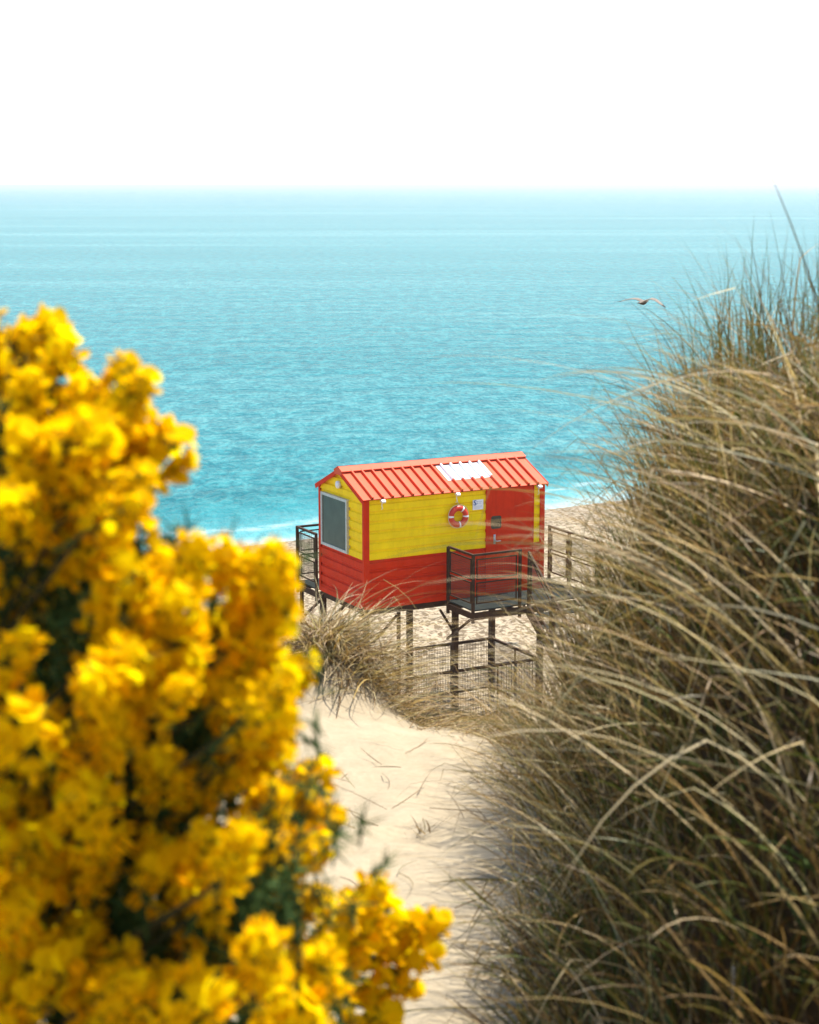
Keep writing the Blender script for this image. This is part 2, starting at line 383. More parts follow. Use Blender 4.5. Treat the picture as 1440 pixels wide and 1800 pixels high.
# roof: ribbed sheets on both slopes
OV = .055; NR = 19
def roof_pt(s_, frac, lift, side):
    """frac 0 at eave .. 1 at ridge"""
    t_e, z_e = -.07, HH-.03
    t = t_e + (WH/2-t_e)*frac; z = z_e + (RH-z_e)*frac
    n = np.array([-(RH-z_e), WH/2-t_e]); n = n/np.hypot(*n)
    t += n[0]*lift; z += n[1]*lift
    if side: t = WH-t
    return (s_, t, z)
pitch = (LH+2*OV)/NR
ribp = []
s_ = -OV
ribp.append((s_, 0))
for k in range(NR):
    c0 = -OV + (k+.93)*pitch if k < NR-1 else None
    if c0 is None: break
    ribp += [(c0-.026,0),(c0-.016,.055),(c0+.016,.055),(c0+.022,0)]
ribp.append((LH+OV, 0))
def ribbed(f0, f1, s0, s1, lift, side, nseg=1):
    pr = [(a, float(np.interp(a, [q[0] for q in ribp], [q[1] for q in ribp]))) for a in sorted({s0, s1} | {q[0] for q in ribp if s0 < q[0] < s1})]
    vs = []
    for a, h in pr:
        vs += [roof_pt(a, f0, h+lift, side), roof_pt(a, f1, h+lift, side)]
    vs += [roof_pt(a, f0, h+lift-.006, side) for a, h in pr]
    n = len(pr)
    fs = [(2*i,2*i+2,2*i+3,2*i+1) for i in range(n-1)] + [(2*i, 2*n+i, 2*n+i+1, 2*i+2) for i in range(n-1)]
    if side: fs = [f[::-1] for f in fs]
    return vs, fs
roofs = []
for side in (0,1):
    m = MB(); m.add(*ribbed(0, 1, -OV, LH+OV, 0, side))
    # underlay closes the sheet from below
    a0,a1,a2,a3 = roof_pt(-OV+.01,.01,-.03,side), roof_pt(LH+OV-.01,.01,-.03,side), roof_pt(LH+OV-.01,.985,-.03,side), roof_pt(-OV+.01,.985,-.03,side)
    m.add([a0,a1,a2,a3], [(0,1,2,3)])
    roofs.append(m.build('roof', ROOF, hut))
m = MB(); m.add(*ribbed(.355, .80+.04, 2.205, 3.33, .005, 0))
m.build('skylight_panel', SKY_P, roofs[0])
# ridge cap
m = MB()
for side in (0,1):
    q = [roof_pt(-OV-.02,.845,.052,side), roof_pt(LH+OV+.02,.845,.052,side), roof_pt(LH+OV+.02,1.0,.060,side), roof_pt(-OV-.02,1.0,.060,side)]
    q2 = [roof_pt(-OV-.02,.845,.030,side), roof_pt(LH+OV+.02,.845,.030,side)]
    fs = [(0,1,2,3),(0,4,5,1)]
    m.add(q+q2, fs if not side else [f[::-1] for f in fs])
r0 = roof_pt(-OV-.02,1.0,.06,0); r1 = roof_pt(LH+OV+.02,1.0,.06,0)
for x0 in (-OV-.017, LH+OV+.017):
    p1 = roof_pt(x0,.845,.052,0); p2 = roof_pt(x0,.845,-.05,0); p3 = roof_pt(x0,.845,.052,1); p4 = roof_pt(x0,.845,-.05,1)
    m.add([p1,(x0,WH/2,RH+.055),p3,p4,p2], [(0,1,2,3,4)])
m.build('ridge_cap', ROOF, hut)
# barge boards on both gables
for x0 in (-OV-.008, LH+OV+.008):
    for side in (0,1):
        m = MB(); q = []
        for xx in (x0-.006, x0+.006):
            q += [roof_pt(xx,0,.012,side), roof_pt(xx,.90,.012,side), roof_pt(xx,.90,-.085,side), roof_pt(xx,0,-.085,side)]
        m.add(q, [(0,1,2,3),(7,6,5,4),(0,4,5,1),(1,5,6,2),(2,6,7,3),(3,7,4,0)])
        m.build('barge_board', RED, hut)
# window on the gable
m = MB(); t0,t1,h0,h1 = .725,2.0,.985,2.15; fw = .058
for a,b in (((-.05,t0,h0),(.03,t0+fw,h1)), ((-.05,t1-fw,h0),(.03,t1,h1)), ((-.047,t0+fw,h0),(.03,t1-fw,h0+fw)), ((-.047,t0+fw,h1-fw),(.03,t1-fw,h1))): m.box(a,b)
win = m.build('window_frame', GALV, hut)
m = MB(); m.box((-.030,t0+fw,h0+fw),(-.018,t1-fw,h1-fw)); m.build('window_pane', DARKGLASS, win)
# lamp on gable apex
m = MB(); m.tube([(-.002,1.16,2.42),(-.06,1.16,2.42),(-.08,1.16,2.42)], [.085,.08,.04], 14); m.build('gable_lamp', WHITEP, hut, True)
# door
m = MB(); m.box((2.99,-.018,-.015),(4.14,.012,2.255))
dr = m.build('door', RED, hut)
m = MB()
for a,b in (((2.952,-.026,-.018),(2.987,.02,2.262)), ((4.143,-.026,-.018),(4.170,.02,2.262))): m.box(a,b)
m.build('door_jamb', RED, dr)
bm = MB()
def rrect(x0,x1,z0,z1,r,y,n=4):
    q=[]
    for cx,cz,a0 in ((x1-r,z1-r,0),(x0+r,z1-r,90),(x0+r,z0+r,180),(x1-r,z0+r,270)):
        for i in range(n+1): a=R(a0+90*i/n); q.append((cx+r*math.cos(a),y,cz+r*math.sin(a)))
    return q
q=rrect(3.075,3.335,1.365,1.65,.05,-.024); n=len(q)
bm.add(q+[(a,-.014,c) for a,b,c in q],[tuple(range(n))]+[(i,i+n,(i+1)%n+n,(i+1)%n) for i in range(n)])
bm.build('door_window', BLACKG, dr)
m = MB(); m.box((3.14,-.026,1.03),(3.19,-.016,1.24)); m.tube([(3.165,-.03,1.12),(3.165,-.075,1.12),(3.165,-.08,1.10),(3.29,-.08,1.10)], .011, 8); m.tube([(3.165,-.03,1.2),(3.165,-.04,1.2)], .018, 8)
m.build('door_handle', GALV, dr, True)
# eave flood lamps
for s0 in (.40, 2.20, 4.27):
    m = MB(); m.box((s0-.025,-.07,2.19),(s0+.025,-.003,2.25)); m.beam((s0,-.08,2.235),(s0,-.135,2.205),.085,.045); m.tube([(s0,-.05,2.19),(s0-.02,-.07,2.12),(s0+.01,-.05,2.06),(s0,-.01,2.03)],.008,6)
    m.build('eave_lamp', WHITEP, hut)
# floor frame and stilts
m = MB()
for t in (.10, WH-.10): m.beam((.0,t,-.165),(LH,t,-.165),.08,.14)
for s0 in (.05,1.1,2.23,3.35,LH-.05): m.beam((s0,.145,-.16),(s0,WH-.145,-.16),.06,.12)
m.build('floor_frame', RUST, hut)
stx = (.06, 2.235, LH-.02); stt = (.06, WH-.03)
for s0 in stx:
    for t in stt:
        m = MB(); m.beam((s0,t,GZ-.5),(s0,t,-.255),.115,.115); m.box((s0-.11,t-.11,-.252),(s0+.11,t+.11,-.238)); m.build('stilt', RUST, hut)
for p0,p1 in (((stx[0]+.06,.06,-.95),(.80,.06,-.31)), ((stx[1]-.06,.06,-.80),(1.86,.06,-.31)), ((stx[2]-.06,.06,-.85),(3.85,.06,-.31)), ((stx[0]+.06,stt[1],-.95),(.80,stt[1],-.31)), ((stx[2]-.06,stt[1],-.9),(3.8,stt[1],-.31))):
    m = MB(); m.beam(p0,p1,.045,.045); m.build('knee_brace', RUST, hut)

# ------------------------------------------------------------------ railings / decks
def wires(mb, p00, p10, p01, p11, nv, nh, r=.0036):
    """wire mesh in the quad p00-p10 (bottom) p01-p11 (top)"""
    p00,p10,p01,p11 = map(np.array,(p00,p10,p01,p11))
    for i in range(1,nv):
        a=i/nv; mb.tube([p00+(p10-p00)*a, p01+(p11-p01)*a], r, 3, cap=False)
    for i in range(1,nh):
        a=i/nh; mb.tube([p00+(p01-p00)*a, p10+(p11-p10)*a], r*.9, 3, cap=False)
def panel(parent, a, b, z0a, z1a, z0b=None, z1b=None, cell=.05, inset=.09, cellh=None, name='mesh_panel'):
    """framed wire-mesh panel between plan points a and b"""
    z0b = z0a if z0b is None else z0b; z1b = z1a if z1b is None else z1b
    a = np.array(a,float); b = np.array(b,float); d = (b-a); ln = np.hypot(*d); u = d/ln
    a2 = a+u*inset; b2 = b-u*inset
    P = lambda q,z: (q[0],q[1],z)
    m = MB()
    for p0,p1 in ((P(a2,z0a),P(b2,z0b)),(P(a2,z1a),P(b2,z1b)),(P(a2,z0a-.014),P(a2,z1a+.014)),(P(b2,z0b-.014),P(b2,z1b+.014))): m.beam(p0,p1,.022,.028)
    f = m.build('panel_frame', RUST, parent); f.name = name
    w = MB(); wires(w, P(a2,z0a),P(b2,z0b),P(a2,z1a),P(b2,z1b), max(3,int(ln/cell)), max(3,int((z1a-z0a)/(cellh or cell))))
    w.build('wire_mesh', WIRE, f)
def post(parent, s0, t, z0, z1, w=.055):
    m = MB(); m.beam((s0,t,z0),(s0,t,z1),w,w); m.build('post', RUST, parent)
def bar(parent, p0, p1, w=.05, name='top_rail'):
    m = MB(); m.beam(p0,p1,w,.045); m.build(name, RUST, parent)
def decking(parent, s0,s1,t0,t1,h, along='s'):
    m = MB()
    n = max(2,int((t1-t0)/.034)) if along=='s' else max(2,int((s1-s0)/.034))
    for i in range(n):
        if along=='s':
            t = t0+(t1-t0)*(i+.5)/n; m.box((s0,t-.0115,h-.03),(s1,t+.0115,h))
        else:
            a = s0+(s1-s0)*(i+.5)/n; m.box((a-.0115,t0,h-.03),(a+.0115,t1,h))
    m.build('deck_grating', GRATE, parent)
    m = MB(); z = h-.135
    m.beam((s0-.02,t0,z),(s1+.02,t0,z),.06,.15); m.beam((s0-.02,t1,z),(s1+.02,t1,z),.06,.15)
    for a in np.linspace(s0,s1,max(2,int((s1-s0)/1.0)+1)): m.beam((a,t0+.035,z),(a,t1-.035,z),.05,.12)
    m.build('deck_frame', RUST, parent)
DH = -.08
land = hthing('door_landing', (3.5,-.6,GZ), 'brown steel landing with grating floor and railings outside the red door', 'landing')
decking(land, 1.98, 5.10, -1.15, -.06, DH)
for s0,t in ((1.97,-.09),(1.97,-1.15),(3.12,-1.15),(5.12,-1.15),(5.12,.0),(5.12,.80)): post(land, s0,t,DH-.28,1.10)
bar(land,(1.97,-.118,1.10),(1.97,-1.18,1.10)); bar(land,(2.0,-1.15,1.103),(3.15,-1.15,1.103)); bar(land,(5.12,-1.12,1.10),(5.12,.83,1.10))
for a,b in (((1.97,-.09),(1.97,-1.15)), ((1.97,-1.15),(3.12,-1.15)), ((5.12,-1.15),(5.12,0)), ((5.12,0),(5.12,.80))):
    panel(land, a, b, .58, 1.0); panel(land, a, b, .06, .50)
for s0 in (1.99,):
    m = MB(); m.beam((s0,-.02,-.95),(s0,-1.0,DH-.24),.045); m.build('knee_brace', RUST, land)
# side walkway of the landing
m = MB()
for i in range(18): 
    a = 4.50+.58*(i+.5)/18; m.box((a-.0115,-.0,DH-.03),(a+.0115,.82,DH))
m.build('deck_grating', GRATE, land)
# stairs from the landing down to the beach, towards the dune
st = hthing('beach_stairs', (4.1,-2.9,GZ), 'steel stairs with mesh sides running down from the door landing to the sand', 'stairs')
S0,S1 = 3.30,5.12; T0 = -1.20; RUN = 3.7; DROP = DH-GZ
for a in (S0,S1):
    m = MB(); m.beam((a,T0,DH-.12),(a,T0-RUN,GZ-.02),.05,.22); m.build('stringer', RUST, st)
    bar(st,(a,T0,1.06),(a,T0-RUN,GZ+1.1),name='handrail')
    for k in range(5):
        f = k/4; z = DH-DROP*f; post(st,a,T0-RUN*f-.03,z-.05,z+1.10)
    for k in range(4):
        f0,f1 = k/4,(k+1)/4; za,zb = DH-DROP*f0, DH-DROP*f1
        panel(st,(a,T0-RUN*f0-.03),(a,T0-RUN*f1-.03),za+.22,za+.98,zb+.22,zb+.98)
for k in range(1,15):
    f = k/15; m = MB(); z = DH-DROP*f; t = T0-RUN*f
    m.box((S0+.028,t-.13,z-.025),(S1-.028,t+.13,z)); m.build('tread', GRATE, st)
# rear balcony facing the sea
bal = hthing('rear_balcony', (2.3,2.7,GZ), 'brown steel balcony with mesh railings on the seaward side of the hut', 'balcony')
TB = 3.25
decking(bal, -.03, 5.08, WH+.05, TB-.03, DH)
bp_ = [(-.04,WH+.09),(-.04,TB)] + [(x,TB) for x in (1.24,2.52,3.80,5.10)] + [(5.10,WH+.09)]
for q in bp_: post(bal,*q,DH-.28,1.15)
for a,b in zip(bp_[:-1],bp_[1:]):
    panel(bal,a,b,.60,1.04); panel(bal,a,b,.06,.50)
bar(bal,(-.04,WH+.062,1.152),(-.04,TB+.025,1.152)); bar(bal,(-.012,TB,1.15),(5.125,TB,1.15)); bar(bal,(5.10,TB-.03,1.152),(5.10,WH+.062,1.152))
for s0 in (.02,2.5,5.0):
    m = MB(); m.beam((s0,TB-.08,GZ-.6),(s0,TB-.08,DH-.22),.07); m.build('support_post', RUST, bal)
m = MB(); m.beam((.05,TB-.12,-.9),(.05,WH+.03,-.32),.045); m.build('knee_brace', RUST, bal)
# mesh enclosure round the stilts
enc = hthing('mesh_fence', (2.3,1.1,GZ), 'low wire mesh fence with brown rails closing off the space between the stilts', 'fence')
ZR = -1.73; ZB = -2.92
cn = [(stx[0],stt[0]),(stx[1],stt[0]),(stx[2],stt[0]),(stx[2],stt[1]),(stx[1],stt[1]),(stx[0],stt[1])]
for a,b in zip(cn, cn[1:]+cn[:1]):
    a=np.array(a); b=np.array(b); u=(b-a)/np.hypot(*(b-a)); a2=a+u*.06; b2=b-u*.06
    m = MB(); m.beam((*a2,ZR),(*b2,ZR),.05,.06); m.build('top_rail', RUST, enc)
    m = MB(); m.beam((*a2,ZB+.02),(*b2,ZB+.02),.04,.045); m.build('bottom_rail', RUST, enc)
    mid=(a+b)/2; m = MB(); m.beam((*mid,ZB+.045),(*mid,ZR-.032),.035); m.build('post', RUST, enc)
    w = MB(); wires(w,(*a2,ZB),(*b2,ZB),(*a2,ZR),(*b2,ZR), int(np.hypot(*(b2-a2))/.042), int((ZR-ZB)/.085), .0062); w.build('wire_mesh', WIRE, enc)

# life ring on the front wall
ring = hthing('life_ring', (2.235,-.06,1.73), 'red life ring with white bands hanging on the yellow wall', 'life ring')
def torus(a0, a1, n, Rm, rt, rn, m, lift=0):
    vs=[]; fs=[]; k=12
    for i in range(n+1):
        a=a0+(a1-a0)*i/n
        for j in range(k):
            b=2*math.pi*j/k; rr=Rm+(rt+lift)*math.cos(b)
            vs.append((2.235+rr*math.cos(a), -.06+(rn+lift)*math.sin(b), 1.73+rr*math.sin(a)))
    for i in range(n):
        for j in range(k): fs.append((i*k+j,i*k+(j+1)%k,(i+1)*k+(j+1)%k,(i+1)*k+j))
    m.add(vs,fs)
m = MB(); torus(0,2*math.pi,48,.178,.062,.048,m); m.build('ring_body', RINGRED, ring, True)
for a in (58,178,278,358):
    m = MB(); torus(R(a-6),R(a+6),6,.178,.062,.048,m,.004); m.build('white_band', WHITEP, ring, True)
m = MB()
pts=[]
for i in range(49):
    a=2*math.pi*i/48; rr=.247+.012*abs(math.sin(2*a)); pts.append((2.235+rr*math.cos(a),-.065,1.73+rr*math.sin(a)))
m.tube(pts,.006,5); m.tube([(2.235,-.06,1.975),(2.225,-.03,2.06),(2.205,-.02,2.17)],.006,5); m.build('grab_rope', ROPE, ring, True)
# notice sign
sg = hthing('notice_sign', (2.75,-.012,1.93), 'small white notice with a blue S shaped mark screwed to the yellow wall', 'sign')
m = MB(); m.box((2.62,-.013,1.825),(2.88,-.004,2.043)); m.build('sign_board', WHITEP, sg)
m = MB()
S=[(.055,.058),(.045,.070),(.022,.072),(.008,.060),(.010,.044),(.028,.032),(.046,.020),(.048,.004),(.034,-.010),(.012,-.010),(-.002,.004)]
m.tube([(2.640+a*1.15,-.0155,1.945+b*1.15) for a,b in S],[.006,.009,.011,.012,.012,.012,.012,.012,.011,.009,.005],6)
m.build('logo_mark', BLUE, sg)
m = MB()
for z in (1.997,1.958): m.box((2.725,-.0165,z-.007),(2.739,-.0135,z+.007))
m.build('dots', BLUE, sg)
m = MB()
for k,(x0,x1) in enumerate(((2.755,2.845),(2.755,2.83))): m.box((x0,-.0155,1.995-k*.035),(x1,-.0135,2.005-k*.035))
for k,(x0,x1) in enumerate(((2.645,2.85),(2.645,2.84),(2.645,2.80))): m.box((x0,-.0155,1.90-k*.024),(x1,-.0135,1.907-k*.024))
m.build('small_print', GREYINK, sg)

# ------------------------------------------------------------------ grass
PAL = {'straw':(.27,.178,.070), 'pale':(.50,.39,.225), 'olive':(.080,.072,.012), 'green':(.044,.080,.014), 'brown':(.075,.038,.011), 'grey':(.19,.175,.105)}
def blades(root, az, L_, th0, th1, w, col, seg=9, droop=1.5, twist=None):
    """root (n,3); az azimuth of lean; th0/th1 angle from vertical at base/tip; returns V,F,Col"""
    n = len(root); s = np.linspace(0,1,seg+1)
    th = th0[:,None] + (th1-th0)[:,None]*s[None,:]**droop
    kk = (rng.random(n) < .28)[:,None]*np.radians(rng.uniform(35,105,n))[:,None]*(s[None,:] > rng.uniform(.3,.85,n)[:,None])
    th = np.minimum(th + kk, math.radians(165))
    azs = az[:,None] + (rng.normal(0,.55,(n,1)))*s[None,:]
    ds = L_[:,None]/seg
    dx = np.sin(th)*np.cos(azs)*ds; dy = np.sin(th)*np.sin(azs)*ds; dz = np.cos(th)*ds
    P = np.stack([dx,dy,dz],-1); P = np.concatenate([np.zeros((n,1,3)), np.cumsum(P[:,:-1],1)],1) + root[:,None,:]
    side = np.stack([-np.sin(azs),np.cos(azs),np.zeros_like(azs)],-1)
    nor = np.stack([np.cos(th)*np.cos(azs),np.cos(th)*np.sin(azs),-np.sin(th)],-1)
    tw = rng.uniform(-.9,.9,n) if twist is None else twist
    tws = tw[:,None] + rng.normal(0,.5,n)[:,None]*s[None,:]
    wd = side*np.cos(tws)[...,None] + nor*np.sin(tws)[...,None]
    prof = np.minimum(1, .65+s*1.2)*np.clip((1-s)**.55, .03, 1)
    hw_ = (w[:,None]*prof[None,:]/2)[...,None]
    V = np.stack([P-wd*hw_, P+wd*hw_], 2)              # n,seg+1,2,3
    b = np.arange(n)[:,None]*(seg+1)*2 + np.arange(seg)[None,:]*2
    F = np.stack([b,b+1,b+3,b+2],-1).reshape(-1,4)
    c = np.repeat(col[:,None,:],(seg+1),1)
    tip = (s[None,:,None]**2)*.35
    c = c*(1-tip)+np.array(PAL['straw'])*tip
    c = np.repeat(c[:,:,None,:],2,2)
    return V.reshape(-1,3), F, c.reshape(-1,3)
def pick(n, w):
    ks = list(w); p = np.array([w[k] for k in ks],float); p/=p.sum()
    c = np.array([PAL[k] for k in ks])[rng.choice(len(ks), n, p=p)]
    return c*rng.uniform(.7,1.25,(n,1))*rng.uniform(.93,1.07,(n,3))
class Turf:
    def __init__(self): self.V=[]; self.F=[]; self.C=[]; self.n=0
    def add(self, x, y, az, Lr, th0, th1, w, pal, droop=1.5, dz=0, clump=None):
        n = len(x); u = lambda r: rng.uniform(r[0],r[1],n)
        z = G(x,y)-.01+dz
        c = pick(n,pal)
        V,F,Cc = blades(np.stack([x,y,z],-1), az, u(Lr), np.radians(u(th0)), np.radians(u(th1)), u(w), c, droop=droop)
        self.V.append(V); self.F.append(F+self.n); self.C.append(Cc); self.n += len(V)
    def build(self, name, parent=None, off=(0,0,0)):
        V=np.concatenate(self.V)-np.array(off); me=np_mesh(name,V,np.concatenate(self.F),GRASS,True,np.concatenate(self.C))
        return link(name,me,parent)
def clumped(n, k, box, spread):
    """points in k clumps inside box (x0,x1,y0,y1)"""
    cx=rng.uniform(box[0],box[1],k); cy=rng.uniform(box[2],box[3],k); i=rng.integers(0,k,n)
    return cx[i]+rng.normal(0,spread,n), cy[i]+rng.normal(0,spread,n), i
LEFT = math.pi
T = Turf()
# 1 main mass on the mound: separate clumps, windswept to the left
def mass(n, k, box, spread, margin, Lr, t0, t1, wd, pal, azm=-.1, azs=1.3, azi=.8, droop=1.5, back=.5):
    x,y,i=clumped(n,k,box,spread); a=LEFT+rng.normal(azm,azs,k)[i]+rng.normal(0,azi,n)
    q=(x>.16+margin+.040*y)&(y<crest(x)+back); T.add(x[q],y[q],a[q],Lr,t0,t1,wd,pal,droop=droop)
mass(1700,130,(.40,1.9,3.5,6.2),.05,.05,(.20,.44),(5,55),(40,120),(.003,.007),dict(straw=4,pale=1.6,olive=3,brown=2.2,green=1.,grey=1))
mass(1500,60,(.45,1.9,2.9,6.2),.05,.08,(.30,.60),(0,30),(20,75),(.003,.0055),dict(straw=2,olive=4,brown=1.5,green=2.5),azs=1.2)
# 2 short dark understorey and dead sheaths
n=7500; x=rng.uniform(.25,1.8,n); y=rng.uniform(2.2,6.0,n); k=(x>.19+.040*y)&(y<crest(x)+.4); x,y=x[k],y[k]
T.add(x,y,rng.uniform(0,6.28,len(x)),(.12,.36),(5,60),(30,115),(.003,.007),dict(brown=4,olive=2.5,straw=1.2,green=.8))
n=3200; y=rng.uniform(2.15,3.8,n); x=.10+.04*y+np.abs(rng.normal(0,.42,n))
T.add(x,y,rng.uniform(0,6.28,n),(.10,.34),(10,65),(50,120),(.004,.008),dict(brown=3,olive=3,straw=1.8,green=3,pale=.4))
n=1500; x=rng.uniform(.35,1.5,n); y=rng.uniform(3.0,5.4,n); k=(x>.2+.04*y)&(y<crest(x)+.3); x,y=x[k],y[k]
T.add(x,y,rng.uniform(0,6.28,len(x)),(.25,.5),(50,75),(80,115),(.003,.007),dict(straw=3,pale=2.2,brown=2,olive=2))
n=20; x=rng.uniform(.6,.85,n); y=rng.uniform(3.0,3.8,n)
T.add(x,y,LEFT+rng.normal(0,.16,n),(.6,.85),(48,68),(90,112),(.003,.0055),dict(straw=2,pale=4,grey=1),droop=1.1)
n=170; x=rng.uniform(.45,1.4,n); y=rng.uniform(3.2,5.0,n); k=x>.25+.04*y; x,y=x[k],y[k]
T.add(x,y,rng.uniform(0,6.28,len(x)),(.30,.6),(5,45),(20,90),(.005,.009),dict(pale=5,straw=2),droop=1.2)
n=420; y=rng.uniform(4.0,5.7,n); x=.22+.04*y+np.abs(rng.normal(0,.14,n))
T.add(x,y,LEFT+rng.normal(0,.7,n),(.22,.55),(10,50),(55,115),(.0025,.0055),dict(pale=5,straw=4,grey=1,olive=1))
n=24; x=rng.uniform(.55,.80,n); y=rng.uniform(2.45,3.0,n)
T.add(x,y,LEFT+rng.normal(-.05,.16,n),(.62,.85),(26,44),(92,114),(.0028,.0045),dict(straw=2,pale=5,grey=1),droop=1.2)
# 3 upright green stems at the top of the mound
x,y,i=clumped(900,44,(.66,1.55,4.0,5.3),.045)
T.add(x,y,LEFT+rng.normal(0,1.2,900),(.20,.55),(0,14),(5,38),(.0025,.0045),dict(olive=4,green=2.5,straw=1.2,brown=2),droop=1.2)
# 4 long pale blades arching left across the hut foot
n=90; x=rng.uniform(.46,.85,n); y=rng.uniform(3.4,5.4,n); k=x>.2+.040*y; x,y=x[k],y[k]
T.add(x,y,LEFT+rng.normal(-.05,.35,len(x)),(.3,.55),(15,45),(70,125),(.003,.0055),dict(straw=3,pale=3,olive=1.2,grey=1))
n=34; x=rng.uniform(.40,.75,n); y=rng.uniform(2.6,3.7,n)
T.add(x,y,LEFT+rng.normal(-.05,.3,n),(.4,.62),(8,30),(90,130),(.003,.005),dict(straw=2,pale=3,grey=1.5,olive=1),droop=1.3)
# 5 near blades, lower right: broad arching pale ones over a dark tangle
mass(520,46,(.36,1.0,2.25,3.5),.05,-.02,(.22,.42),(5,50),(30,125),(.004,.0075),dict(straw=2.2,pale=1.,olive=3,green=2.4,brown=2.2),azs=1.3,azi=.6)
n=34; x=rng.uniform(.62,1.25,n); y=rng.uniform(2.2,3.6,n)
T.add(x,y,LEFT+rng.normal(-.05,.3,n),(.45,.8),(38,66),(100,132),(.004,.007),dict(straw=2,pale=4,grey=1.5),droop=1.1)
n=30; x=rng.uniform(.45,.95,n); y=rng.uniform(2.25,3.0,n)
T.add(x,y,LEFT+rng.normal(-.1,.35,n),(.4,.7),(15,35),(85,125),(.0045,.0075),dict(straw=2,pale=3,grey=1.5),droop=1.1)
# 6 edge of the path: low straw fringe
n=520; y=rng.uniform(2.9,6.2,n); x=.19+.040*y+rng.normal(0,.06,n)
T.add(x,y,LEFT+rng.normal(0,.8,n),(.12,.36),(25,60),(70,110),(.0025,.005),dict(straw=4,pale=2,olive=1.5,grey=1,brown=1))
# far side of the mound and seaward slope
n=2500; x=rng.uniform(.3,3.5,n); y=crest(x)+rng.uniform(-.2,2.4,n)
T.add(x,y,LEFT+rng.normal(0,.8,n),(.25,.55),(5,40),(40,100),(.003,.006),dict(straw=4,olive=2,brown=2,pale=1))
mg = T.build('marram_grass'); tag(mg, 'dense windswept straw and green marram grass covering the dune on the right', kind='stuff')

def tuft(name, label, cat, cx, cy, parts):
    o = bpy.data.objects.new(name, None); C.objects.link(o); o.location=(cx,cy,float(G(cx,cy))); tag(o,label,cat)
    for nm, t in parts: t.build(nm, o, (cx,cy,float(G(cx,cy))))
    return o
# dune-edge tuft left of the path
cx,cy=-.34,6.9; a=Turf(); b=Turf()
n=1900; r=np.abs(rng.normal(0,.16,n)); th=rng.uniform(0,6.28,n); x=cx+r*np.cos(th)*1.3; y=cy+r*np.sin(th)
a.add(x,y,np.where(rng.random(n)<.4,th,rng.uniform(0,6.28,n)),(.12,.40),(35,88),(75,135),(.003,.0065),dict(straw=4,pale=6,brown=2,olive=.4,grey=1))
n=70; x=cx+rng.normal(.05,.13,n); y=cy+rng.normal(0,.10,n)
b.add(x,y,np.where(rng.random(n)<.7,rng.normal(.0,.5,n),rng.uniform(0,6.28,n)),(.3,.6),(25,65),(70,112),(.003,.0055),dict(straw=3,pale=3,grey=1,olive=1))
tuft('dune_grass_tuft','tangled dry grass tuft on the dune edge below the red wall','grass tuft',cx,cy,(('dry_blades',a),('long_blades',b)))
# line of flattened dry grass along the crest
a=Turf(); n=1000; x=rng.uniform(-.25,.42,n); y=crest(x)-.05+rng.normal(0,.16,n)
a.add(x,y,rng.normal(-.5,.8,n),(.12,.38),(60,85),(80,115),(.0025,.0055),dict(straw=4,pale=5,brown=2,olive=.8,grey=1))
n=60; x=rng.uniform(-.3,.1,n); y=crest(x)-.1+rng.normal(0,.1,n)
a.add(x,y,rng.normal(-.45,.25,n),(.4,.75),(60,76),(85,110),(.003,.0055),dict(straw=2,pale=3,grey=1))
o=a.build('crest_grass'); tag(o,'flattened dry grass lying along the crest where the sand path drops away',kind='stuff')

# ------------------------------------------------------------------ gorse
def floret(mb_v, mb_f, mb_m, mb_c, pos, out, up, size, shade):
    """one pea flower: banner petal, two wings and keel"""
    out=out/np.linalg.norm(out); sd=np.cross(out,up); sd/=np.linalg.norm(sd); u2=np.cross(sd,out)
    def put(vs, fs, mi, col):
        b=len(mb_v); 
        for (a,h,o_) in vs: mb_v.append(pos+size*(sd*a+u2*h+out*o_)); mb_c.append(col)
        for f in fs: mb_f.append([b+q for q in f]); mb_m.append(mi)
    y1=np.array([.97,.56,.002])*shade; y2=np.array([.96,.46,.001])*shade
    put([(-.1,0,.25),(.1,0,.25),(-.52,.42,.42),(0,.36,.30),(.52,.42,.42),(-.46,.92,.40),(0,.95,.26),(.46,.92,.40),(0,1.12,.42)],
        [(0,1,4,3),(0,3,3,2),(2,3,6,5),(3,4,7,6),(5,6,8,8),(6,7,8,8)],0,y1)
    for q in (-1,1):
        put([(q*.06,.02,.2),(q*.26,.22,.5),(q*.20,.10,.95),(q*.05,-.10,.85),(q*.10,-.16,.45)],[(0,1,2,3),(0,3,4,4)],0,y2)
    put([(-.16,-.12,-.05),(.16,-.12,-.05),(.2,.16,.35),(-.2,.16,.35),(0,-.22,.35)],[(0,1,2,3),(0,4,1,1),(1,4,2,2),(0,3,4,4)],0,np.array([.30,.22,.03]))
